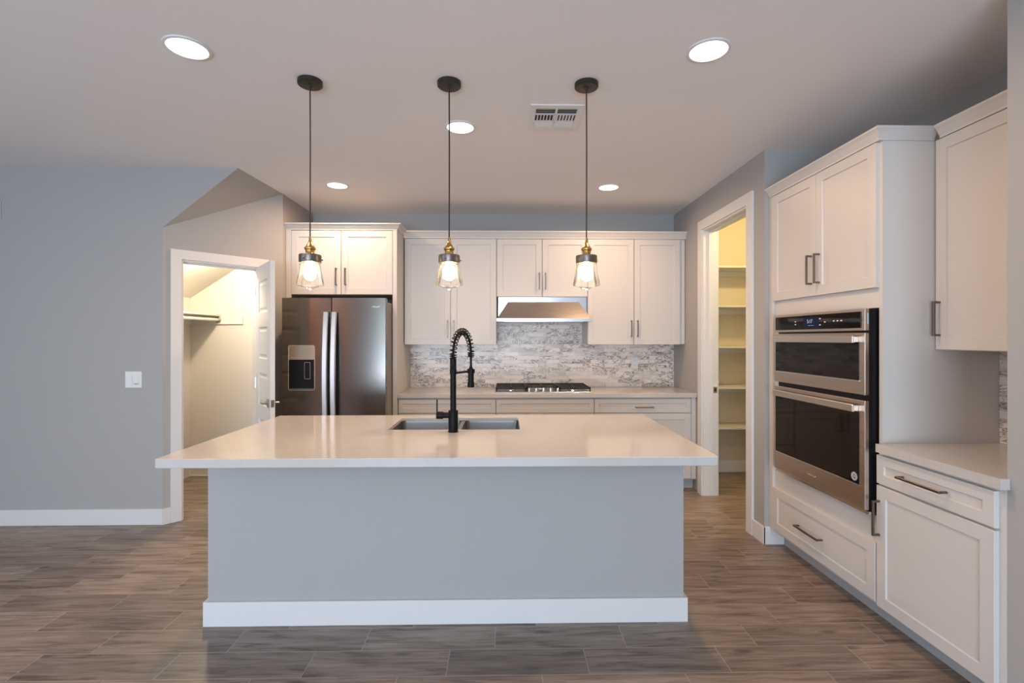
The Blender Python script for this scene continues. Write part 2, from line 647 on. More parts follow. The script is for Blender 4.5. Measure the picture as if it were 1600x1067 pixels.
# great room behind the camera: window walls
struct('wall_rear_corner', lambda b: box(b, -5.4, -4.45, -5.1, -5.0, 0, H), M['tan'])  # unseen corner, made brown so the refrigerator door reflects brown
struct('wall_far_left_corner', lambda b: box(b, -5.4, -5.3, -5.0, -2.95, 0, H), M['tan'])
struct('wall_rear', lambda b: (box(b, -4.45, -3.00, -5.1, -5.0, 0, H), box(b, 1.22, 1.862, -5.1, -5.0, 0, H), box(b, -3.00, 1.22, -5.1, -5.0, 2.45, H)), M['wall'])
struct('wall_far_left', lambda b: (box(b, -5.4, -5.3, 0.55, YW + .09, 0, H), box(b, -5.4, -5.3, -2.95, 0.55, 0, 0.7), box(b, -5.4, -5.3, -2.95, 0.55, 2.3, H)), M['wall'])


def frame_bars(b, x0, x1, z0, z1, y0, y1, n, w=0.05):
    box(b, x0, x1, y0, y1, z0, z0 + w)
    box(b, x0, x1, y0, y1, z1 - w, z1)
    for k in range(n + 1):
        x = x0 + (x1 - x0 - w) * k / n
        box(b, x, x + w, y0, y1, z0 + w, z1 - w)


struct('window_1', lambda b: frame_bars(b, -3.00, 1.22, 0.0, 2.45, -5.08, -5.02, 3), M['trim'])


def side_window(b):
    for (ya, yb, za, zb) in ((-2.95, 0.55, 0.7, 0.75), (-2.95, 0.55, 2.25, 2.3), (-2.95, -2.9, 0.75, 2.25), (0.5, 0.55, 0.75, 2.25), (-1.225, -1.175, 0.75, 2.25)):
        box(b, -5.38, -5.32, ya, yb, za, zb)


struct('window_2', side_window, M['trim'])

# baseboards
BH = 0.122
struct('baseboard_left', lambda b: box(b, -5.3, XW + 0.006, YW - 0.015, YW, 0, BH, 0.003), M['trim'])
struct('baseboard_diagonal', lambda b: prism(b, [dp(0, 0, 0), dp(U1 - 0.075, 0, 0), dp(U1 - 0.075, 0.015, 0), dp(-0.006, 0.015, 0)], (0, 0, BH)), M['trim'])
struct('baseboard_pantry_wall', lambda b: box(b, XP - 0.015, XP, 3.4124 - 0.015, PY0 - 0.085, 0, BH, 0.003), M['trim'])
struct('baseboard_oven_return', lambda b: box(b, XP - 0.013, 1.975, 3.4124 - 0.015, 3.4124, 0, BH, 0.002), M['trim'])
struct('baseboard_pantry_back', lambda b: box(b, 1.94, 3.1, YB - 0.013, YB, 0, 0.13, 0.003), M['trim'])
struct('baseboard_closet', lambda b: box(b, -3.255, XL - 0.13, 5.187, 5.20, 0, 0.012, 0.002), M['trim'])


# closet door casing, jamb and strike
def closet_casing(b):
    w, t = 0.074, 0.017
    prism(b, [dp(U1 - w, 0, 0), dp(U1, 0, 0), dp(U1, 0, ZD), dp(U2, 0, ZD), dp(U2, 0, 0), dp(U2 + w, 0, 0), dp(U2 + w, 0, ZD + w), dp(U1 - w, 0, ZD + w)], dn * t)
    for u0, u1 in ((U1, U1 + 0.014), (U2 - 0.014, U2)):
        prism(b, [dp(u0, 0.004, 0), dp(u1, 0.004, 0), dp(u1, -0.115, 0), dp(u0, -0.115, 0)], (0, 0, ZD))
    prism(b, [dp(U1, 0.004, ZD - 0.014), dp(U2, 0.004, ZD - 0.014), dp(U2, -0.115, ZD - 0.014), dp(U1, -0.115, ZD - 0.014)], (0, 0, 0.014))
    prism(b, [dp(U1 + .014, -0.045, 0), dp(U1 + 0.026, -0.045, 0), dp(U1 + 0.026, -0.075, 0), dp(U1 + .014, -0.075, 0)], (0, 0, ZD - .014))
    prism(b, [dp(U1 + .014, -0.045, ZD - 0.026), dp(U2 - .014, -0.045, ZD - 0.026), dp(U2 - .014, -0.075, ZD - 0.026), dp(U1 + .014, -0.075, ZD - 0.026)], (0, 0, 0.012))


t1 = struct('trim_1', closet_casing, M['trim'])
build('strike_plate', lambda b: prism(b, [dp(U1 + 0.0135, -0.006, 0.90), dp(U1 + 0.0155, -0.006, 0.90), dp(U1 + 0.0155, -0.034, 0.90), dp(U1 + 0.0135, -0.034, 0.90)], (0, 0, 0.055)), M['pull'], t1)


# pantry casing and jamb
def pantry_casing(b):
    w, t = 0.085, 0.017
    prism(b, [(XP, PY0 - w, 0), (XP, PY0, 0), (XP, PY0, PZ), (XP, PY1, PZ), (XP, PY1, 0), (XP, PY1 + w, 0), (XP, PY1 + w, PZ + w), (XP, PY0 - w, PZ + w)], (-t, 0, 0))
    prism(b, [(XP + .126, PY0 - w, 0), (XP + .126, PY0, 0), (XP + .126, PY0, PZ), (XP + .126, PY1, PZ), (XP + .126, PY1, 0), (XP + .126, PY1 + w, 0), (XP + .126, PY1 + w, PZ + w), (XP + .126, PY0 - w, PZ + w)], (t, 0, 0))
    box(b, XP - 0.004, XP + 0.129, PY0, PY0 + 0.014, 0, PZ - .014)
    box(b, XP - 0.004, XP + 0.129, PY1 - 0.014, PY1, 0, PZ - .014)
    box(b, XP - 0.004, XP + 0.129, PY0, PY1, PZ - 0.014, PZ)
    box(b, XP + 0.045, XP + 0.080, PY1 - 0.026, PY1 - 0.014, 0.004, PZ - .014)
    box(b, XP + 0.045, XP + 0.080, PY0 + 0.014, PY0 + 0.026, 0.004, PZ - .014)
    box(b, XP + 0.045, XP + 0.080, PY0 + .026, PY1 - .026, PZ - 0.026, PZ - .014)


t2 = struct('trim_2', pantry_casing, M['trim'])
bx('strike_plate', (XP + 0.090, XP + 0.122, PY1 - 0.017, PY1 - 0.0135, 0.935, 0.992), M['lever'], t2, 0.001)
bx('strike_hole', (XP + 0.099, XP + 0.113, PY1 - 0.0176, PY1 - 0.0168, 0.950, 0.977), M['dark'], t2, 0)

# closet door leaf, swung into the kitchen
hinge = dp(U2 - 0.016, 0.010, 0)
DW = 0.575
leaf_dir = math.atan2(-0.470, 0.345)
door = bpy.data.objects.new('door_1', None)
door.location = hinge
door.rotation_euler = (0, 0, leaf_dir)
door['kind'] = 'structure'
door['label'] = 'white panelled closet door standing open beside the refrigerator'
COL.objects.link(door)


def door_leaf(b):
    T = 0.035
    pitch, ph, sx = 0.385, 0.265, 0.115
    zs = []
    z = 2.035 - 0.125
    for k in range(5):
        zs.append((z - ph, z))
        z -= pitch
    # stiles and rails
    box(b, 0, sx, -T / 2, T / 2, 0.012, 2.040)
    box(b, DW - sx, DW, -T / 2, T / 2, 0.012, 2.040)
    prev = 2.040
    for (a, c) in zs:
        box(b, sx, DW - sx, -T / 2, T / 2, c, prev)
        prev = a
    box(b, sx, DW - sx, -T / 2, T / 2, 0.012, prev)
    for (a, c) in zs:
        for s in (-1, 1):
            def rr(ins, y):
                return [b.verts.new((sx + ins, y * s, a + ins)), b.verts.new((DW - sx - ins, y * s, a + ins)), b.verts.new((DW - sx - ins, y * s, c - ins)), b.verts.new((sx + ins, y * s, c - ins))]
            rings = [rr(0, T / 2), rr(0.010, T / 2 - 0.009), rr(0.024, T / 2 - 0.009), rr(0.040, T / 2 - 0.003)]
            for p, q in zip(rings, rings[1:]):
                for k in range(4):
                    j = (k + 1) % 4
                    b.faces.new((p[j], p[k], q[k], q[j]))
            b.faces.new(rings[-1])


lf = build('door_leaf', door_leaf, M['trim'], door)


def lever(b):
    for s in (-1, 1):
        box(b, DW - 0.092, DW - 0.034, s * 0.0175, s * 0.026, 0.885, 0.950, 0.002)
        tube(b, [(DW - 0.063, s * 0.024, 0.918), (DW - 0.063, s * 0.060, 0.918)], 0.009, 12)
        tube(b, [(DW - 0.060, s * 0.060, 0.918), (DW - 0.10, s * 0.064, 0.919), (DW - 0.175, s * 0.058, 0.915)], [0.009, 0.008, 0.006], 10)


build('door_handle', lever, M['lever'], door, smooth=True)
bx('latch_plate', (DW - 0.0005, DW + 0.0012, -0.012, 0.012, 0.890, 0.948), M['lever'], door, 0)
build('hinge', lambda b: [tube(b, [(-0.004, -0.019, z), (-0.004, -0.019, z + 0.09)], 0.006, 8) for z in (0.2, 1.0, 1.80)], M['lever'], door)

# closet shelf, rod, cleat
sh = thing('closet_shelf', 'cream shelf with hanging rod on the side wall inside the lit closet', 'shelf', (-3.255, 4.6, 1.66))
bx('shelf_board', (0.0, 0.315, -0.55, 0.60, 0.000, 0.018), M['whitewire'], sh)
bx('cleat', (0.002, 0.020, -0.55, 0.60, -0.09, -0.001), M['whitewire'], sh)
bx('end_cleat', (0.02, 0.545, 0.582, 0.599, -0.085, -0.001), M['whitewire'], sh)
build('rod', lambda b: tube(b, [(0.295, -0.55, -0.040), (0.295, 0.575, -0.040)], 0.016, 14), M['whitewire'], sh, smooth=True)
build('rod_flange', lambda b: lathe(b, [(0, 0), (0.030, 0), (0.030, -0.012), (0.022, -0.02), (0, -0.02)], (0.295, 0.581, -0.040), 20, 'Y'), M['lever'], sh, smooth=True)

# pantry shelves
for i, (z, lab) in enumerate(((0.529, 'lowest cream shelf in the pantry, just above the baseboard'), (0.936, 'second lowest cream shelf in the pantry, level with the cooktop'),
                              (1.349, 'middle cream shelf of the five in the pantry'), (1.762, 'second highest cream shelf in the pantry'),
                              (2.162, 'topmost cream shelf in the pantry, under its bright upper wall'))):
    s = thing('pantry_shelf', lab, 'shelf', (1.945, 4.95, z), group='shelves across the pantry back wall')
    bx('shelf_board', (0.002, 1.150, 0.0, 0.300, -0.019, 0.0), M['whitewire'], s)
    bx('cleat', (0.002, 1.150, 0.284, 0.301, -0.075, -0.0195), M['whitewire'], s)

# ------------------------------------------------------------------ cabinets (local frame: x right, z up, front towards -y)


def add_door(parent, x0, x1, z0, z1, yf, hx=None, hz=None, hl=0.16, name='door', vertical=True):
    d = build(name, lambda b: shaker(b, x0, x1, z0, z1, yf), M['cab'], parent)
    if hx is not None:
        build('handle', lambda b: pull(b, hx, hz, yf, hl, vertical), M['pull'], d)
    return d


G = 0.0028
# ---- upper cabinets on the back wall. front faces at y = 4.90
def upper(loc_x, w, z0, z1, label, hz, two=True, filler=0.0):
    c = thing('upper_cabinet', label, 'cabinet', (loc_x, 4.90, 0), group='white upper cabinets on the back wall')
    bx('body', (0.0005, w - 0.0005 + filler, 0.0195, YB - 4.90 - 0.001, z0, z1), M['cab'], c, 0.001)
    m = w / 2
    add_door(c, G, m - G, z0 - 0.004, z1 - 0.003, 0, m - 0.031, hz, 0.165)
    add_door(c, m + G, w - G, z0 - 0.004, z1 - 0.003, 0, m + 0.031, hz, 0.165)
    return c


upper(-0.983, 0.909, 1.372, 2.416, 'tall white upper cabinet behind the faucet, left of the range hood', 1.525)
upper(-0.073, 0.902, 1.846, 2.416, 'short white two-door upper cabinet directly above the range hood', 1.995)
upper(0.830, 0.927, 1.372, 2.416, 'tall white upper cabinet right of the range hood, next to the pantry wall', 1.525, filler=0.050)

# ---- refrigerator surround
fc = thing('refrigerator_cabinet', 'white two-door cabinet directly above the refrigerator', 'cabinet', (XL, 4.60, 0))
bx('body', (0.002, 0.9805, 0.0195, YB - 4.60 - 0.001, 1.838, 2.430), M['cab'], fc, 0.001)
bx('filler', (0.002, 0.048, 0.0, 0.0192, 1.790, 2.430), M['cab'], fc, 0.001)
tag(bx('refrigerator_end_panel', (XL + 0.981, XL + 1.021, 4.60, YB - 0.001, 0.0, 2.430), M['cab'], bev=0.001), 'tall narrow white end panel standing between the refrigerator and the back counter', 'cabinet panel')
add_door(fc, 0.051, 0.504, 1.836, 2.424, 0, 0.466, 1.997, 0.16)
add_door(fc, 0.512, 0.978, 1.836, 2.424, 0, 0.550, 1.997, 0.16)


# ---- crown mouldings: a flared profile swept along a path (points), outward side to the right of travel
def crown(name, pts, label, prof):
    """pts: polyline of the cabinet face in plan; prof: (out, z) list"""
    P = [Vector((x, y, 0)) for x, y in pts]
    n = len(P)
    outs = []
    for i in range(n):
        def nrm(a, c):
            d = (c - a).normalized()
            return Vector((d.y, -d.x, 0))
        if i == 0:
            o = nrm(P[0], P[1])
        elif i == n - 1:
            o = nrm(P[-2], P[-1])
        else:
            a, c = nrm(P[i - 1], P[i]), nrm(P[i], P[i + 1])
            s = a + c
            o = s / (s.dot(a))
        outs.append(o)

    def fn(b):
        rings = [[b.verts.new(P[i] + outs[i] * q[0] + Vector((0, 0, q[1]))) for q in prof] for i in range(n)]
        for r0, r1 in zip(rings, rings[1:]):
            for k in range(len(prof)):
                j = (k + 1) % len(prof)
                b.faces.new((r0[k], r0[j], r1[j], r1[k]))
        b.faces.new(rings[0])
        b.faces.new(list(reversed(rings[-1])))
    o = build(name, fn, M['cab'])
    return tag(o, label, 'moulding', 'crown mouldings on the cabinets')


def cprof(z0, z1, out):
    h = z1 - z0
    return [(-0.018, z0), (0.002, z0), (0.003, z0 + h * .18), (out * .25, z0 + h * .30), (out * .60, z0 + h * .62), (out * .92, z0 + h * .80), (out, z0 + h * .84), (out, z1), (-0.018, z1)]


crown('crown_moulding', [(XL + 0.001, 4.60), (-0.991, 4.60), (-0.991, 4.84)], 'white crown moulding above the refrigerator cabinet', cprof(2.4305, 2.487, 0.042))
crown('crown_moulding', [(-0.985, 4.90), (1.811, 4.90)], 'long white crown moulding above the cabinets on the back wall', cprof(2.4165, 2.487, 0.035))

# ---- base cabinets on the back wall, fronts at y = 4.63
def base_body(c, w, depth, filler=0.0):
    bx('body', (0.0005, w - 0.0005 + filler, 0.0195, depth, 0.104, 0.8735), M['cab'], c, 0.001)
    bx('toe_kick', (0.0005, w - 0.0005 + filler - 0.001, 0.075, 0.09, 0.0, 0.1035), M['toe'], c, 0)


b1 = thing('base_cabinet', 'white base cabinet behind the faucet, beside the refrigerator panel', 'cabinet', (-0.987, 4.63, 0), group='white base cabinets under the back counter')
base_body(b1, 0.911, 0.62)
add_door(b1, G, 0.911 - G, 0.732, 0.860, 0, name='drawer')
add_door(b1, G, 0.4555 - G, 0.108, 0.724, 0, 0.42, 0.63)
add_door(b1, 0.4555 + G, 0.911 - G, 0.108, 0.724, 0, 0.49, 0.63)
b2 = thing('base_cabinet', 'white base cabinet directly under the gas cooktop', 'cabinet', (-0.0755, 4.63, 0), group='white base cabinets under the back counter')
base_body(b2, 0.922, 0.62)
add_door(b2, G, 0.922 - G, 0.732, 0.860, 0, name='drawer')
add_door(b2, G, 0.461 - G, 0.108, 0.724, 0, 0.43, 0.63)
add_door(b2, 0.461 + G, 0.922 - G, 0.108, 0.724, 0, 0.49, 0.63)
b3 = thing('base_cabinet', 'white drawer base cabinet in the corner beside the pantry doorway', 'cabinet', (0.847, 4.63, 0), group='white base cabinets under the back counter')
base_body(b3, 0.917, 0.62, 0.044)
bx('filler', (0.918, 0.961, 0.0, 0.0192, 0.104, 0.8735), M['cab'], b3, 0.0005)
add_door(b3, G, 0.917 - G, 0.732, 0.860, 0, 0.470, 0.783, 0.17, 'drawer', False)
add_door(b3, G, 0.917 - G, 0.424, 0.722, 0, 0.470, 0.575, 0.17, 'drawer', False)
add_door(b3, G, 0.917 - G, 0.108, 0.416, 0, 0.470, 0.265, 0.17, 'drawer', False)


# ---- back counter with cooktop recess
tag(bx('back_countertop', (-0.989, XP - 0.001, 4.609, YB - 0.001, 0.874, 0.914), M['quartz'], bev=0.002), 'long pale quartz countertop along the back wall, carrying the cooktop', 'countertop')
tag(build('tile_backsplash', lambda b: prism(b, [(-0.989, YB - .009, 0.9145), (XP - .001, YB - .009, 0.9145), (XP - .001, YB - .009, 1.371), (0.829, YB - .009, 1.371), (0.829, YB - .009, 1.842), (-0.0735, YB - .009, 1.842), (-0.0735, YB - .009, 1.371), (-0.989, YB - .009, 1.371)], (0, 0.0085, 0)), M['marble']), 'marble mosaic backsplash behind the cooktop on the back wall', 'backsplash')

# outlets
def outlet(x, z, lab):
    o = thing('wall_outlet', lab, 'outlet', (x, YB - 0.009, z), group='outlets on the marble backsplash')
    bx('cover_plate', (-0.036, 0.036, -0.006, -0.0002, -0.058, 0.058), M['plastic'], o, 0.002)
    for s in (-1, 1):
        r = bx('socket', (-0.017, 0.017, -0.0085, -0.006, s * 0.024 - 0.015, s * 0.024 + 0.015), M['plastic'], o, 0.003)
        for dx in (-0.006, 0.006):
            bx('slot', (dx - 0.0012, dx + 0.0012, -0.0092, -0.0083, s * 0.024 - 0.004, s * 0.024 + 0.006), M['slot'], r, 0)


outlet(1.390, 1.166, 'white outlet on the marble tile right of the cooktop')
outlet(-0.470, 1.172, 'white outlet on the marble tile seen just behind the faucet spring')

# ------------------------------------------------------------------ cooktop
ck = thing('gas_cooktop', 'stainless gas cooktop with black grates set in the back counter', 'cooktop', (0.371, 4.915, 0.9142))
bx('pan', (-0.457, 0.457, -0.255, 0.245, 0.0, 0.010), M['steel'], ck, 0.003)


def grate(b, x0, x1):
    y0, y1, t = -0.235, 0.225, 0.006
    zt, zb = 0.050, 0.038
    for (a, c, d, e) in ((x0, x1, y0, y0 + 2 * t), (x0, x1, y1 - 2 * t, y1), (x0, x0 + 2 * t, y0, y1), (x1 - 2 * t, x1, y0, y1)):
        box(b, a, c, d, e, zb - .004, zt)
    xm = (x0 + x1) / 2
    box(b, xm - t, xm + t, y0, y1, zb, zt)
    for yy in (y0 + .115, -0.005, y1 - .115):
        box(b, x0, x1, yy - t, yy + t, zb, zt)
    for xx in (x0 + .006, x1 - .006):
        for yy in (y0 + .006, y1 - .006):
            box(b, xx - t, xx + t, yy - t, yy + t, 0.009, zb)


for x0, x1 in ((-0.450, -0.155), (-0.150, 0.150), (0.155, 0.450)):
    if x0 == -0.150:
        build('grate', lambda b: (box(b, -0.150, -0.138, -0.10, 0.225, .034, .050), box(b, 0.138, 0.150, -0.10, 0.225, .034, .050), box(b, -0.15, 0.15, -0.10, -0.088, .034, .05), box(b, -0.15, 0.15, 0.213, 0.225, .034, .05), box(b, -0.006, 0.006, -0.10, 0.225, .038, .05), box(b, -0.15, 0.15, 0.055, 0.067, .038, .05),
                                  [box(b, x - .006, x + .006, y - .006, y + .006, .009, .036) for x in (-.144, .144) for y in (-.094, .219)]), M['iron'], ck)
    else:
        build('grate', lambda b: grate(b, x0, x1), M['iron'], ck)
for (x, y, r) in ((-0.302, -0.12, 0.038), (-0.302, 0.11, 0.045), (0.0, 0.06, 0.055), (0.302, -0.12, 0.045), (0.302, 0.11, 0.038)):
    bu = build('burner', lambda b: lathe(b, [(0, 0.024), (r, 0.024), (r * 1.05, 0.020), (r * 1.05, 0.010)], (x, y, 0), 24), M['bright'], ck, smooth=True)
    build('burner_cap', lambda b: lathe(b, [(0, 0.032), (r * .82, 0.031), (r * .88, 0.025), (r * .88, 0.024)], (x, y, 0), 24), M['iron'], bu, smooth=True)
for k in range(5):
    x = -0.132 + k * 0.069
    build('knob', lambda b: (lathe(b, [(0.021, 0.010), (0.021, 0.014), (0.017, 0.016), (0.016, 0.038), (0.013, 0.041), (0, 0.041)], (x, -0.198, 0), 20), box(b, x - .003, x + .003, -0.212, -0.184, 0.036, 0.047, .001)), M['bright'], ck, smooth=True)

# ------------------------------------------------------------------ range hood
hd = thing('range_hood', 'stainless steel under-cabinet range hood above the cooktop', 'range hood', (0.383, 5.244, 1.592))
build('lip', lambda b: prism(b, [(-0.455, -0.500, 0), (0.457, -0.500, 0), (0.457, -0.349, 0), (0.443, -0.349, 0), (0.443, -0.012, 0), (-0.455, -0.012, 0)], (0, 0, 0.030)), M['steel'], hd)
bx('back_housing', (-0.441, 0.441, -0.3195, -0.012, 0.0305, 0.2485), M['bright'], hd, 0.001)


def hoodcone(b):
    a = [(-0.449, -0.494, 0.031), (0.451, -0.494, 0.031), (0.43, -0.321, 0.031), (-0.43, -0.321, 0.031)]
    c = [(-0.345, -0.345, 0.196), (0.357, -0.345, 0.196), (0.357, -0.321, 0.196), (-0.345, -0.321, 0.196)]
    va = [b.verts.new(p) for p in a]
    vc = [b.verts.new(p) for p in c]
    for k in range(4):
        j = (k + 1) % 4
        b.faces.new((va[k], va[j], vc[j], vc[k]))
    b.faces.new(vc)
    b.faces.new(list(reversed(va)))


build('canopy', hoodcone, M['oven'], hd)
bx('filter', (-0.38, 0.38, -0.46, -0.06, -0.004, 0.0005), M['steel'], hd, 0.001)

# ------------------------------------------------------------------ refrigerator
FY = 4.270
fr = thing('refrigerator', 'stainless side-by-side refrigerator with ice and water dispenser', 'refrigerator', (-1.900, FY, 0))
bx('body', (0.004, 0.862, 0.075, 0.90, 0.03, 1.752), mat('refrigerator_side_grey', (0.22, 0.20, 0.175), 0.4), fr, 0.006)
bx('foot_grille', (0.01, 0.860, 0.05, 0.075, 0.0, 0.09), M['blackplastic'], fr, 0.002)


def fdoor(x0, x1):
    # slightly crowned front
    def fn(b):
        n = 12
        prof = []
        for k in range(n + 1):
            t = k / n
            x = x0 + (x1 - x0) * t
            y = 0.0025 * (2 * t - 1) ** 2
            prof.append((x, y))
        lo = [b.verts.new((x, y, 0.095)) for x, y in prof] + [b.verts.new((x1, 0.068, 0.095)), b.verts.new((x0, 0.068, 0.095))]
        hi = [b.verts.new((v.co.x, v.co.y, 1.777)) for v in lo]
        m_ = len(lo)
        b.faces.new(list(reversed(lo)))
        b.faces.new(hi)
        for k in range(m_):
            j = (k + 1) % m_
            b.faces.new((lo[k], lo[j], hi[j], hi[k]))
    return fn


SPL = 0.421
dl = build('freezer_door', fdoor(0.0, SPL - 0.004), M['steel_v'], fr, smooth=True)
dr = build('refrigerator_door', fdoor(SPL + 0.004, 0.880), M['steel_v'], fr, smooth=True)


def fhandle(cx):
    def fn(b):
        n = 16
        z0, z1 = 0.52, 1.655
        rows = []
        for k in range(n + 1):
            t = k / n
            z = z0 + (z1 - z0) * t
            bow = 0.030 + 0.042 * math.sin(math.pi * t) ** 0.8
            rows.append((z, -bow))
        w = 0.0225
        rings = []
        for z, y in rows:
            rings.append([b.verts.new((cx - w, y + 0.006, z)), b.verts.new((cx - w + .006, y, z)), b.verts.new((cx + w - .006, y, z)), b.verts.new((cx + w, y + 0.006, z)), b.verts.new((cx + w, y + 0.016, z)), b.verts.new((cx - w, y + 0.016, z))])
        for a, c in zip(rings, rings[1:]):
            for k in range(6):
                j = (k + 1) % 6
                b.faces.new((a[k], a[j], c[j], c[k]))
        b.faces.new(rings[0])
        b.faces.new(list(reversed(rings[-1])))
        for z in (z0 + .02, z1 - .02):
            box(b, cx - w * .7, cx + w * .7, -0.03, 0.008, z - .018, z + .018)
    return fn


handle_m = mat('satin_handle_steel', (0.62, 0.62, 0.63), 0.35, metal=1.0)
build('handle', fhandle(SPL - 0.040), handle_m, dl, smooth=True)
build('handle', fhandle(SPL + 0.030), handle_m, dr, smooth=True)
# dispenser
DX0, DX1, DZ0, DZ1 = 0.054, 0.281, 0.985, 1.372


def rrect(b, x0, x1, z0, z1, r, y0, y1, ring):
    def loop(ins, y):
        pts = []
        rr_ = max(r - ins, 0.001)
        for (cx_, cz_, a0) in ((x1 - ins - rr_, z1 - ins - rr_, 0), (x0 + ins + rr_, z1 - ins - rr_, 90), (x0 + ins + rr_, z0 + ins + rr_, 180), (x1 - ins - rr_, z0 + ins + rr_, 270)):
            for k in range(5):
                t = math.radians(a0 + 22.5 * k)
                pts.append(b.verts.new((cx_ + rr_ * math.cos(t), y, cz_ + rr_ * math.sin(t))))
        return pts
    if ring:
        L_ = [loop(0, y1), loop(0, y0), loop(ring, y0), loop(ring, y1)]
        for p, q in zip(L_, L_[1:]):
            for k in range(len(p)):
                j = (k + 1) % len(p)
                b.faces.new((p[k], p[j], q[j], q[k]))
    else:
        L_ = [loop(0, y1), loop(0, y0)]
        for k in range(len(L_[0])):
            j = (k + 1) % len(L_[0])
            b.faces.new((L_[0][k], L_[0][j], L_[1][j], L_[1][k]))
        b.faces.new(L_[1])
        b.faces.new(list(reversed(L_[0])))


dsp = build('dispenser', lambda b: rrect(b, DX0, DX1, DZ0, DZ1, 0.016, -0.004, 0.008, 0.006), M['bright'], dl, smooth=False, label='ice and water dispenser with a thin bright frame')
build('dispenser_recess', lambda b: rrect(b, DX0 + .005, DX1 - .005, DZ0 + .005, DZ1 - 0.125, 0.010, -0.0012, 0.006, 0), M['blackplastic'], dl, label='black recess of the dispenser')
dpn = build('control_panel', lambda b: rrect(b, DX0 + .005, DX1 - .005, DZ1 - 0.124, DZ1 - .005, 0.012, -0.0022, 0.006, 0), steel('dispenser_steel', (0.42, 0.36, 0.29), 0.3, 0), dl)
bx('paddle', (0.195, 0.240, -0.0045, -0.0012, 1.085, 1.222), M['blackplastic'], dl, 0.001)
build('paddle_frame', lambda b: rrect(b, 0.192, 0.243, 1.082, 1.225, 0.004, -0.0052, -0.001, 0.003), M['bright'], dl)
bx('drip_tray', (DX0 + .012, DX1 - .012, -0.006, -0.0012, DZ0 + .008, DZ0 + .018), mat('dark_blue_grey_tray', (0.05, 0.05, 0.07), .3), dl, 0.001)
for k in range(6):
    bx('button', (0.080 + k * 0.029, 0.096 + k * 0.029, -0.0034, -0.0020, 1.263, 1.267), M['bright'], dpn, 0)
text_mesh('brand_logo', 'Whirlpool', 0.024, M['print_steel'], dr, (0.778, 0.0018, 1.702), (PI / 2, 0, 0), 0.0012, 0.2)
# hinge cap
bx('hinge_cap', (0.832, 0.861, 0.07, 0.16, 1.7525, 1.774), M['bright'], fr, 0.004)

# ------------------------------------------------------------------ island
isl = thing('kitchen_island', 'large grey painted kitchen island base with white baseboard', 'island', (-0.283, 2.50, 0))
IX0, IX1, ID = -1.195, 1.195, 0.80


def island_wall(b):
    prism(b, [(IX0, 0, 0), (IX1, 0, 0), (IX1, ID, 0), (IX1 - 0.08, ID, 0), (IX1 - 0.08, 0.10, 0), (IX0 + 0.08, 0.10, 0), (IX0 + 0.08, ID, 0), (IX0, ID, 0)], (0, 0, 0.8735))


build('painted_wall', island_wall, M['wall'], isl)


def island_bb(b):
    t = 0.016
    prism(b, [(IX0 - t, -t, 0), (IX1 + t, -t, 0), (IX1 + t, ID, 0), (IX1 + .0002, ID, 0), (IX1 + .0002, -.0002, 0), (IX0 - .0002, -.0002, 0), (IX0 - .0002, ID, 0), (IX0 - t, ID, 0)], (0, 0, 0.121))


build('baseboard', island_bb, M['trim'], isl)
bx('toe_kick', (IX0 + 0.081, IX1 - 0.081, ID - 0.09, ID - 0.075, 0.0, 0.103), M['toe'], isl, 0)
ctag = None
cw = (IX1 - IX0 - 0.164) / 4
rot = Matrix.Rotation(PI, 4, 'Z')
for k in range(4):
    def isd(b):
        xa = IX0 + 0.082 + k * cw
        shaker(b, -(xa + cw) + .002, -xa - .002, 0.108, 0.724 if k in (1, 2) else 0.724, -(ID + 0.012))
        bmesh.ops.transform(b, matrix=rot, verts=b.verts)
    dd = build('door', isd, M['cab'], isl)

    def ish(b):
        xa = IX0 + 0.082 + k * cw
        hx = -(xa + (cw - 0.035 if k % 2 == 0 else 0.035))
        pull(b, hx, 0.62, -(ID + 0.012), 0.16)
        bmesh.ops.transform(b, matrix=rot, verts=b.verts)
    build('handle', ish, M['pull'], dd)

    def isr(b):
        xa = IX0 + 0.082 + k * cw
        shaker(b, -(xa + cw) + .002, -xa - .002, 0.732, 0.860, -(ID + 0.012))
        bmesh.ops.transform(b, matrix=rot, verts=b.verts)
    build('drawer', isr, M['cab'], isl)
build('cabinet_frame', lambda b: frame_bars(b, IX0 + 0.081, IX1 - 0.081, 0.104, 0.8735, ID - 0.03, ID - 0.0075, 4, 0.04), M['cab'], isl)

# countertop with sink cut-out
CX0, CX1, CY0, CY1 = -1.500, 0.942, 2.1466, 3.344
SX0, SX1, SY0, SY1 = -0.662, 0.090, 2.815, 3.243


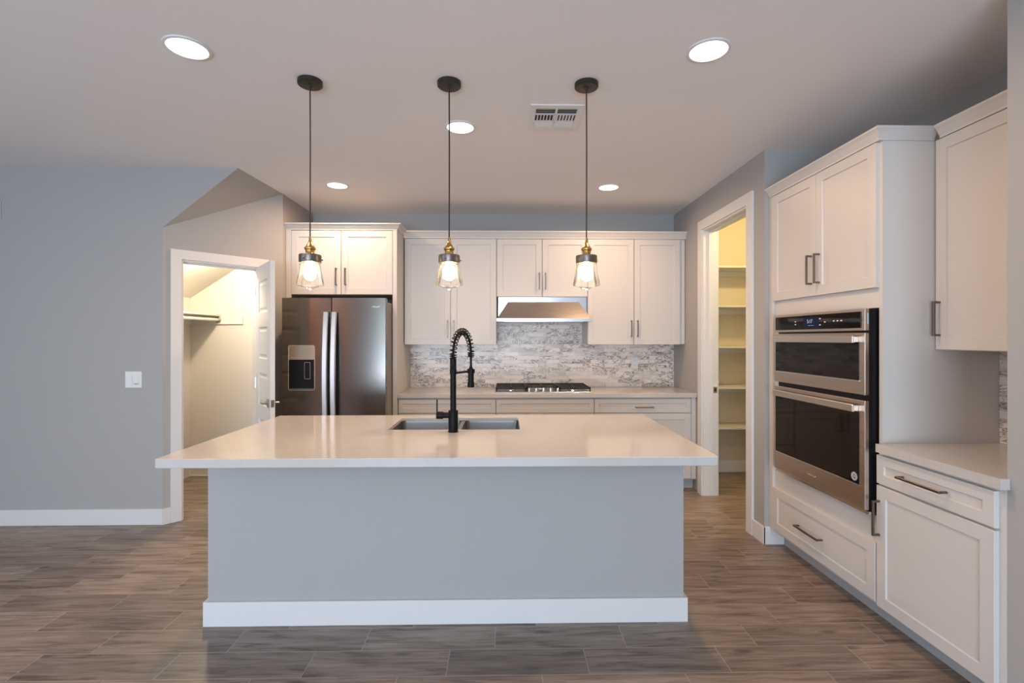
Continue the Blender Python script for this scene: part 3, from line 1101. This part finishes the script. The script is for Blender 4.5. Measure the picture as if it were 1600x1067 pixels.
def island_top(b):
    zt, zb, e = 0.914, 0.874, 0.0025

    def loop(x0, x1, y0, y1, z, r=0.0):
        if r:
            pts = []
            for (cx_, cy_, a0) in ((x0 + r, y0 + r, 180), (x1 - r, y0 + r, 270), (x1 - r, y1 - r, 0), (x0 + r, y1 - r, 90)):
                for k in range(4):
                    t = math.radians(a0 + 30 * k)
                    pts.append(b.verts.new((cx_ + r * math.cos(t), cy_ + r * math.sin(t), z)))
            return pts
        return [b.verts.new(p) for p in ((x0, y0, z), (x1, y0, z), (x1, y1, z), (x0, y1, z))]
    R = 0.012
    o1 = loop(CX0 + e, CX1 - e, CY0 + e, CY1 - e, zt, R)
    o2 = loop(CX0, CX1, CY0, CY1, zt - e, R)
    o3 = loop(CX0, CX1, CY0, CY1, zb + e, R)
    o4 = loop(CX0 + e, CX1 - e, CY0 + e, CY1 - e, zb, R)
    i1 = loop(SX0 - e, SX1 + e, SY0 - e, SY1 + e, zt, R)
    i2 = loop(SX0, SX1, SY0, SY1, zt - e, R)
    i3 = loop(SX0, SX1, SY0, SY1, zb + 0.020, R)
    w = 0.022
    i4 = loop(SX0 - w, SX1 + w, SY0 - w, SY1 + w, zb + 0.020, R)
    i5 = loop(SX0 - w, SX1 + w, SY0 - w, SY1 + w, zb, R)
    seq = [i3, i2, i1, o1, o2, o3, o4, i5, i4, i3]
    for p, q in zip(seq, seq[1:]):
        for k in range(len(p)):
            j = (k + 1) % len(p)
            b.faces.new((p[k], p[j], q[j], q[k]))


tag(build('island_countertop', island_top, M['quartz']), 'large glossy white quartz countertop on the island, cut out for the sink', 'countertop')

# sink: two undermount bowls
sk = thing('kitchen_sink', 'double-bowl stainless undermount sink in the island counter', 'sink', (-0.286, 3.029, 0.8935))


def bowl(x0, x1, y0, y1, depth):
    def fn(b):
        def loop(ins, z, r=0.03):
            pts = []
            for (cx_, cy_, a0) in ((x0 + r + ins, y0 + r + ins, 180), (x1 - r - ins, y0 + r + ins, 270), (x1 - r - ins, y1 - r - ins, 0), (x0 + r + ins, y1 - r - ins, 90)):
                for k in range(5):
                    t = math.radians(a0 + 22.5 * k)
                    pts.append(b.verts.new((cx_ + r * math.cos(t), cy_ + r * math.sin(t), z)))
            return pts
        Ls = [loop(-0.012, -0.001), loop(0, -0.001), loop(0.002, -0.02), loop(0.006, -depth + 0.03), loop(0.022, -depth + 0.006), loop(0.05, -depth)]
        for p, q in zip(Ls, Ls[1:]):
            for k in range(len(p)):
                j = (k + 1) % len(p)
                b.faces.new((p[k], p[j], q[j], q[k]))
        b.faces.new(Ls[-1])
    return fn


for (xa, xb) in ((-0.378, 0.010), (0.034, 0.378)):
    bo = build('bowl', bowl(xa, xb, -0.216, 0.216, 0.215), M['sink'], sk, smooth=True)
    build('drain', lambda b: lathe(b, [(0, -0.2125), (0.02, -0.2125), (0.024, -0.211), (0.045, -0.211), (0.047, -0.214)], ((xa + xb) / 2, 0.03, 0), 24), M['bright'], bo, smooth=True)

# faucet
FX, FYY = -0.281, 2.742
fa = thing('kitchen_faucet', 'tall matte black spring pull-down faucet on the island', 'faucet', (FX, FYY, 0.9142))
build('base', lambda b: lathe(b, [(0, 0), (0.0285, 0), (0.0285, 0.004), (0.0265, 0.006), (0.0265, 0.116), (0.0245, 0.119), (0.017, 0.119)], (0, 0, 0), 32), M['black'], fa, smooth=True)
build('stem', lambda b: lathe(b, [(0.0165, 0.118), (0.0165, 0.318), (0.0185, 0.320), (0.0190, 0.330), (0.0190, 0.345), (0.0178, 0.347), (0.0178, 0.405), (0.014, 0.408), (0, 0.408)], (0, 0, 0), 28), M['black'], fa, smooth=True)
sd = Vector((0.086, 0.178, 0)).normalized()
REACH = 0.197


def arc_pt(t):
    """t 0..1 : up a little, half ellipse, down"""
    s = t * 3.0
    if s < 0.35:
        return Vector((0, 0, 0.402 + s / 0.35 * 0.03))
    if s < 2.65:
        a = math.pi * (s - 0.35) / 2.3
        return sd * (REACH / 2 * (1 - math.cos(a))) + Vector((0, 0, 0.432 + 0.124 * math.sin(a)))
    return sd * REACH + Vector((0, 0, 0.432 - (s - 2.65) / 0.35 * 0.025))


build('hose', lambda b: tube(b, [arc_pt(k / 40) for k in range(41)] + [sd * REACH + Vector((0, 0, z)) for z in (0.39, 0.36, 0.335)], [0.0068] * 43 + [0.010], 10), M['black'], fa, smooth=True)


def coil(b):
    turns, per = 22, 12
    N = turns * per
    pts = []
    side = sd.cross(Vector((0, 0, 1))).normalized()
    for k in range(N + 1):
        t = k / N
        p = arc_pt(t)
        tan = (arc_pt(min(t + .004, 1)) - arc_pt(max(t - .004, 0))).normalized()
        nn = side.cross(tan).normalized()
        a = 2 * math.pi * k / per
        pts.append(p + (side * math.cos(a) + nn * math.sin(a)) * 0.0182)
    tube(b, pts, 0.0031, 6)


build('spring', coil, M['black'], fa, smooth=True)
build('spray_head', lambda b: lathe(b, [(0, 0.345), (0.011, 0.345), (0.016, 0.330), (0.0175, 0.30), (0.0175, 0.262), (0.0205, 0.250), (0.0205, 0.232), (0.018, 0.229), (0, 0.229)], tuple(sd * REACH), 24), M['black'], fa, smooth=True)
build('docking_arm', lambda b: (tube(b, [sd * 0.016 + Vector((0, 0, 0.324)), sd * (REACH - 0.018) + Vector((0, 0, 0.324))], 0.0068, 10), lathe(b, [(0.019, 0.312), (0.023, 0.312), (0.023, 0.336), (0.019, 0.336), (0.019, 0.312)], tuple(sd * REACH), 24)), M['black'], fa, smooth=True)
hl = build('handle', lambda b: (tube(b, [(-0.02, 0, 0.092), (-0.058, 0, 0.092)], 0.0165, 20), tube(b, [(-0.056, 0, 0.092), (-0.092, 0, 0.092)], 0.021, 20)), M['black'], fa, smooth=True)
build('lever', lambda b: box(b, -0.093, -0.086, -0.006, 0.006, 0.090, 0.180, 0.002), M['black'], hl)

# ------------------------------------------------------------------ right side: tall oven cabinet (local x runs towards the camera)
RXF = 1.842
tc_ = thing('oven_cabinet', 'tall white cabinet housing the double wall oven', 'cabinet', (RXF, 3.411, 0), -PI / 2)
DEP = 2.450 - RXF
# local: x from 0 (far end) to 1.011 (near end), y 0 (front) .. DEP
W_T = 3.411 - 2.400


def tall_body(b):
    # carcass with an opening for the oven
    x0, x1, y0, y1 = 0.0008, W_T, 0.0195, DEP - 0.001
    box(b, x0, x1, y0, y1, 0.105, 0.545)
    box(b, x0, x1, y0, y1, 1.584, 2.4045)
    box(b, x0, 0.135, y0, y1, 0.545, 1.584)
    box(b, x1 - 0.022, x1, y0, y1, 0.545, 1.584)
    box(b, 0.135, x1 - 0.022, y1 - 0.02, y1, 0.545, 1.584)


build('body', tall_body, M['cab'], tc_)
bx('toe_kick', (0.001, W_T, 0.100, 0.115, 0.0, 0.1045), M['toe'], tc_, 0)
TN = 3.411 - 2.421     # near edge of the fronts
add_door(tc_, 0.048, 0.5145, 1.684, 2.402, 0, 0.4795, 1.840, 0.175)
add_door(tc_, 0.5175, TN, 1.684, 2.402, 0, 0.5525, 1.840, 0.175)
add_door(tc_, 0.048, TN - .004, 0.124, 0.415, 0, 0.465, 0.262, 0.235, 'drawer', False)
bx('filler', (0.0008, 0.046, 0.002, 0.0192, 0.105, 2.4045), M['cab'], tc_, 0.0005)
crown('crown_moulding', [(RXF, 3.408), (RXF, 2.398), (2.118, 2.398)], 'white crown moulding wrapping the top of the oven cabinet', cprof(2.405, 2.466, 0.030))

# ---- double wall oven. front at x = 1.80
OX = 1.800
ov = thing('double_wall_oven', 'warm-tinted stainless double wall oven with black glass doors', 'oven', (OX, 3.265, 0.558), -PI / 2)
OW = 3.265 - 2.436
bx('housing', (0.012, OW + 0.002, 0.0225, 0.50, 0.012, 1.020), M['blackplastic'], ov, 0.001)
bx('lower_trim', (-0.002, OW + 0.012, 0.012, 0.0415, -0.006, 0.011), M['bright'], ov, 0.002)
cp = bx('control_panel', (0, OW, 0.0, 0.022, 0.912, 1.023), M['oven'], ov, 0.002)
bx('panel_glass', (0.020, OW - 0.026, -0.003, 0.001, 0.926, 1.009), M['ovenglass'], cp, 0.0008)
bx('clock_display', (0.325, 0.470, -0.0036, -0.0025, 0.938, 0.997), M['displaydim'], cp, 0)
text_mesh('clock_digits', '5:17', 0.030, M['display'], cp, (0.388, -0.0042, 0.972), (PI / 2, 0, 0), 0.0002)
text_mesh('clock_caption', '---- ----', 0.018, M['display'], cp, (0.400, -0.0042, 0.950), (PI / 2, 0, 0), 0.0002)
for xx, zz in ((0.245, 0.975), (0.245, 0.958), (0.482, 0.985), (0.482, 0.950), (0.525, 0.965), (0.600, 0.968), (0.63, 0.968), (0.66, 0.968)):
    bx('touch_mark', (xx - 0.007, xx + 0.007, -0.0036, -0.0028, zz - 0.003, zz + 0.003), M['print_white'], cp, 0)


def oven_door(z0, z1, hz, wz0, wz1, name):
    def fn(b):
        box(b, 0, OW, 0.0, 0.022, z0, z1, 0.0025)
    d = build(name, fn, M['oven'], ov)
    bx('window', (0.019, OW - 0.040, -0.002, 0.001, wz0, wz1), M['ovenglass'], d, 0.0008)
    bx('window_edge', (0.017, OW - 0.038, -0.0026, -0.0004, wz0 - 0.006, wz0), M['bright'], d, 0.0004)

    def hf(b):
        box(b, 0.032, OW - 0.045, -0.032, -0.018, hz - 0.019, hz + 0.019, 0.003)
        for xx in (0.040, OW - 0.053):
            box(b, xx - 0.008, xx + 0.008, -0.020, 0.001, hz - 0.015, hz + 0.015, 0.002)
    build('handle', hf, handle_oven, d)
    return d


handle_oven = mat('oven_handle_steel', (0.66, 0.60, 0.54), 0.30, metal=1.0)
d1 = oven_door(0.588, 0.902, 0.868, 0.660, 0.852, 'microwave_door')
d2 = oven_door(0.014, 0.560, 0.518, 0.132, 0.500, 'oven_door')
text_mesh('brand_logo', 'Whirlpool', 0.020, M['print_steel'], d2, (0.395, -0.0006, 0.070), (PI / 2, 0, 0), 0.0006, 0.2)
# side trim strip at the near edge of the housing with its small label
bx('side_label', (OW + 0.0018, OW + 0.0026, 0.008, 0.017, 0.945, 1.0), mat('pale_blue_label', (0.35, 0.50, 0.58), 0.5), cp, 0)


def sticker(b):
    lathe(b, [(0.0215, 0), (0.0215, -0.0006), (0.0195, -0.0006), (0.0195, 0)], (OW - 0.072, -0.0024, 0.166), 32, 'Y')
    lathe(b, [(0.012, 0), (0.012, -0.0006), (0.0108, -0.0006), (0.0108, 0)], (OW - 0.072, -0.0024, 0.166), 24, 'Y')
    for k in range(16):
        a = 2 * math.pi * k / 16
        cx_, cz_ = OW - 0.072 + 0.0157 * math.cos(a), 0.166 + 0.0157 * math.sin(a)
        box(b, cx_ - .0017, cx_ + .0017, -0.0030, -0.0022, cz_ - .0020, cz_ + .0020)
    box(b, OW - 0.079, OW - 0.066, -0.0030, -0.0022, 0.168, 0.171)
    box(b, OW - 0.077, OW - 0.064, -0.0030, -0.0022, 0.162, 0.165)


build('round_sticker', sticker, M['print_white'], d2, label='round white printed sticker on the glass')

# ---- right base cabinet
rb = thing('base_cabinet', 'white base cabinet with one drawer and one door beside the oven cabinet', 'cabinet', (RXF, 2.3992, 0), -PI / 2)
RW = 2.3992 - 1.7985
bx('body', (0.0005, RW, 0.0195, DEP - 0.001, 0.105, 0.8735), M['cab'], rb, 0.001)
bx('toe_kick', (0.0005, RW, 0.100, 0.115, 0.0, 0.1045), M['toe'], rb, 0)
add_door(rb, -0.016, 2.3992 - 1.826, 0.718, 0.857, 0, 0.260, 0.790, 0.235, 'drawer', False)
add_door(rb, -0.016, 2.3992 - 1.826, 0.112, 0.708, 0, 0.004, 0.55, 0.175)
tag(build('side_countertop', lambda b: prism(b, [(1.825, 1.786, 0.874), (1.8612, 1.786, 0.874), (1.8612, 1.7985, 0.874), (2.4445, 1.7985, 0.874), (2.4445, 2.3985, 0.874), (1.825, 2.3985, 0.874)], (0, 0, 0.040)), M['quartz']), 'short quartz countertop beside the oven cabinet at right', 'countertop')
tag(bx('tile_backsplash', (2.445, 2.4515, 1.7985, 2.3985, 0.9145, 1.371), M['marble_side'], bev=0), 'narrow strip of marble mosaic backsplash on the side wall under the upper cabinet', 'backsplash')

# ---- right upper cabinet
ru = thing('upper_cabinet', 'white upper cabinet above the short side countertop, cut by the frame', 'cabinet', (2.120, 2.3992, 0), -PI / 2)
bx('body', (0.0005, RW, 0.0195, 2.4505 - 2.120, 1.374, 2.4045), M['cab'], ru, 0.001)
add_door(ru, 0.006, RW - 0.002, 1.377, 2.402, 0, 0.030, 1.527, 0.170)
crown('crown_moulding', [(2.120, 2.3685), (2.120, 1.799)], 'white crown moulding above the side cabinet in the top corner of the photo', cprof(2.405, 2.467, 0.030))

# ------------------------------------------------------------------ pendants
def make_pendant():
    p = thing('pendant_light', '', 'pendant light', (0, 2.54, 0), group='pendant lights over the island')
    build('ceiling_canopy', lambda b: lathe(b, [(0, 2.712), (0.010, 2.712), (0.0115, 2.716), (0.056, 2.718), (0.0605, 2.722), (0.0605, 2.7425), (0, 2.7425)], (0, 0, 0), 40), M['canopy'], p, smooth=True)
    build('cord', lambda b: tube(b, [(0, 0, 2.714), (0.001, 0, 2.4), (0, 0, 1.945)], 0.0036, 8), M['cord'], p, smooth=True)
    build('socket', lambda b: lathe(b, [(0, 1.948), (0.0055, 1.948), (0.0065, 1.930), (0.0095, 1.918), (0.018, 1.905), (0.0215, 1.897), (0.0275, 1.893), (0.0275, 1.884), (0.0225, 1.880), (0.0215, 1.861), (0.024, 1.856), (0.0, 1.856)], (0, 0, 0), 32), M['brass'], p, smooth=True)
    cl = build('collar', lambda b: lathe(b, [(0, 1.858), (0.052, 1.857), (0.0545, 1.854), (0.0545, 1.820), (0.053, 1.817), (0.050, 1.817), (0.050, 1.85), (0, 1.851)], (0, 0, 0), 40), M['gunmetal'], p, smooth=True)
    for a in (15, 135, 255):
        ca, sa = math.cos(math.radians(a)), math.sin(math.radians(a))
        build('thumb_screw', lambda b: (tube(b, [(0.05 * ca, 0.05 * sa, 1.832), (0.062 * ca, 0.062 * sa, 1.832)], 0.0035, 10)), M['gunmetal'], cl, smooth=True)

    def shade(b):
        prof = [(0.0490, 1.830), (0.0500, 1.812), (0.0540, 1.780), (0.0600, 1.745), (0.0655, 1.718), (0.0670, 1.708), (0.0655, 1.702), (0.0500, 1.697), (0.0300, 1.691), (0.0170, 1.686), (0.0120, 1.680), (0.0, 1.678)]
        n = 48
        rings = []
        for r, z in prof:
            if r < 1e-6:
                rings.append([b.verts.new((0, 0, z))])
                continue
            ring = []
            for k in range(n):
                a = 2 * math.pi * k / n
                flute = 1.0 + (0.045 * math.cos(8 * a) if 1.69 < z < 1.80 else 0.0)
                ring.append(b.verts.new((r * flute * math.cos(a), r * flute * math.sin(a), z)))
            rings.append(ring)
        for p_, q in zip(rings, rings[1:]):
            for k in range(n):
                j = (k + 1) % n
                if len(q) == 1:
                    b.faces.new((p_[k], p_[j], q[0]))
                else:
                    b.faces.new((p_[k], p_[j], q[j], q[k]))
    build('glass_shade', shade, M['glass'], p, smooth=True)
    build('bulb', lambda b: lathe(b, [(0, 1.727), (0.012, 1.729), (0.023, 1.737), (0.0295, 1.752), (0.0305, 1.768), (0.027, 1.787), (0.019, 1.806), (0.014, 1.820), (0.013, 1.845), (0, 1.845)], (0, 0, 0), 28), M['bulb'], p, smooth=True)
    return p


pend0 = make_pendant()
for k, (x, lab) in enumerate(((-0.988, 'lit glass pendant light hanging in front of the refrigerator cabinet'),
                              (-0.281, 'lit glass pendant light hanging above the black faucet'),
                              (0.424, 'lit glass pendant light hanging in front of the range hood corner'))):
    p = pend0 if k == 0 else copy_tree(pend0)
    p.location.x = x
    p['label'] = lab

# ------------------------------------------------------------------ recessed downlights
rlabs = ['glowing recessed downlight in the ceiling, large, at upper left before the refrigerator pendant',
         'glowing recessed downlight in the ceiling, large, at upper right of the air vent',
         'glowing recessed downlight beside the cord of the middle pendant',
         'small far recessed downlight before the refrigerator cabinet crown',
         'small far recessed downlight between the range hood and the pantry doorway']
for (x, y), lab in zip(RECESSED, rlabs):
    r = thing('recessed_downlight', lab, 'ceiling light', (x, y, H), group='recessed downlights in the kitchen ceiling')
    build('trim_ring', lambda b: lathe(b, [(0.082, -0.0005), (0.096, -0.0005), (0.095, -0.006), (0.084, -0.009), (0.080, -0.004), (0.082, -0.0005)], (0, 0, 0), 48), M['trim'], r, smooth=True)
    build('lens', lambda b: lathe(b, [(0, -0.0055), (0.0815, -0.0055), (0.0815, -0.001), (0, -0.001)], (0, 0, 0), 40), M['lens'], r)
    area_light('downlight_lamp', (x, y, H - 0.012), (0, 0, 0), RECESSED_W, WARM, 0.13, shape='DISK', spread=math.radians(172))

for (x, y), lab in zip(((-4.85, -4.1), (-2.6, -2.6), (0.6, -2.6)), ('added unseen downlight lighting the brown corner wall', 'added unseen great room downlight in the middle of the ceiling', 'added unseen great room downlight nearest the kitchen-side wall')):  # added unseen lamps for warm light; the corner one brightens the brown reflection
    r = thing('recessed_downlight', lab, 'ceiling light', (x, y, H), group='added downlights in the unseen great room ceiling')
    build('lens', lambda b: lathe(b, [(0, -0.0055), (0.0815, -0.0055), (0.0815, -0.001), (0, -0.001)], (0, 0, 0), 40), M['lens'], r)
    area_light('downlight_lamp', (x, y, H - 0.012), (0, 0, 0), RECESSED_W * (2.6 if x < -4 else 1.0), WARM, 0.13, shape='DISK')

# closet and pantry lamps (ceiling fixtures inside the two small rooms)
for nm, loc, w, lab in (('closet_ceiling_light', (-2.56, 4.40, 2.285), CLOSET_W, 'round frosted ceiling light inside the closet, hidden above its doorway'),
                        ('pantry_ceiling_light', (2.50, 4.15, 2.742), PANTRY_W, 'round frosted ceiling light inside the pantry, hidden above its doorway')):
    c = thing(nm, lab, 'ceiling light', loc)
    build('base', lambda b: lathe(b, [(0, 0), (0.07, 0), (0.07, -0.02), (0, -0.02)], (0, 0, 0), 28), M['trim'], c, smooth=True)
    build('frosted_dome', lambda b: lathe(b, [(0.062, -0.0205), (0.062, -0.035), (0.045, -0.055), (0, -0.062)], (0, 0, 0), 28), M['lens'], c, smooth=True)
    d = bpy.data.lights.new(nm + '_lamp', 'POINT')
    d.energy = w
    d.color = CLOSET if nm[0] == 'c' else PANTRY
    d.shadow_soft_size = 0.05
    o = bpy.data.objects.new(nm + '_lamp', d)
    o.location = (loc[0], loc[1], loc[2] - 0.13)
    COL.objects.link(o)

# ------------------------------------------------------------------ ceiling vent
vt = thing('air_vent', 'white square ceiling air vent with louvres between two pendants', 'vent', (0.301, 2.930, H))


def vent_frame(b):
    a, c = 0.152, 0.108
    box(b, -a, a, -0.165, -c - 0.01, -0.008, -0.0005, 0.002)
    box(b, -a, a, c + 0.01, 0.165, -0.008, -0.0005, 0.002)
    box(b, -a, -0.118, -c - 0.01, c + 0.01, -0.008, -0.0005, 0.001)
    box(b, 0.118, a, -c - 0.01, c + 0.01, -0.008, -0.0005, 0.001)
    box(b, -0.006, 0.006, -c - 0.01, c + 0.01, -0.009, -0.0015)
    box(b, -0.118, 0.118, 0.040, 0.046, -0.009, -0.0015)
    box(b, -0.118, 0.118, -0.052, -0.046, -0.009, -0.0015)


build('frame', vent_frame, M['plastic'], vt)
bx('duct_shade', (-0.119, 0.119, -0.119, 0.119, -0.0020, -0.0006), M['dark'], vt, 0)  # flat dark sheet painted in place of the shaded duct


def louvres(b):
    def slat(p0, p1, tilt, w=0.011):
        p0, p1 = Vector(p0), Vector(p1)
        d = (p1 - p0).normalized()
        s = Vector((0, 0, 1)).cross(d).normalized()
        off = s * (w * math.cos(tilt)) + Vector((0, 0, w * math.sin(tilt)))
        q = [p0, p1, p1 + off, p0 + off]
        prism(b, q, (0, 0, -0.0008))
    for x0, x1 in ((-0.117, -0.007), (0.007, 0.117)):
        for k in range(3):
            y = 0.056 + k * 0.022
            slat((x1, y + .012, -0.010), (x0, y + .012, -0.010), math.radians(22), 0.019)
            y = -0.072 - k * 0.0215
            slat((x0, y, -0.010), (x1, y, -0.010), math.radians(20), 0.009)
    for k in range(6):
        x = -0.108 + k * 0.0185
        slat((x, 0.040, -0.010), (x, -0.046, -0.010), math.radians(35))
        x = 0.108 - k * 0.0185
        slat((x, -0.046, -0.010), (x, 0.040, -0.010), math.radians(35))


build('louvres', louvres, M['plastic'], vt)

# ------------------------------------------------------------------ light switch, wall device
sw = thing('light_switch', 'white double light switch plate on the grey wall beside the closet', 'light switch', (-2.843, YW, 1.113))
bx('cover_plate', (-0.063, 0.063, -0.006, -0.0002, -0.063, 0.063), M['plastic'], sw, 0.003)
bx('rocker', (-0.044, -0.006, -0.0095, -0.0061, -0.040, 0.040), M['plastic'], sw, 0.002)
k2 = bx('rocker', (0.006, 0.044, -0.0095, -0.0061, -0.040, 0.040), M['plastic'], sw, 0.002)
bx('dimmer_slider', (0.012, 0.038, -0.0115, -0.0094, -0.034, -0.030), M['slot'], k2, 0)
wd = tag(bx('wall_chime', (-3.985, -3.842, YW - 0.012, YW - 0.0003, 2.335, 2.477), M['plastic'], bev=0.004), 'white box high on the grey wall, just entering at the edge of the photo', 'wall device')
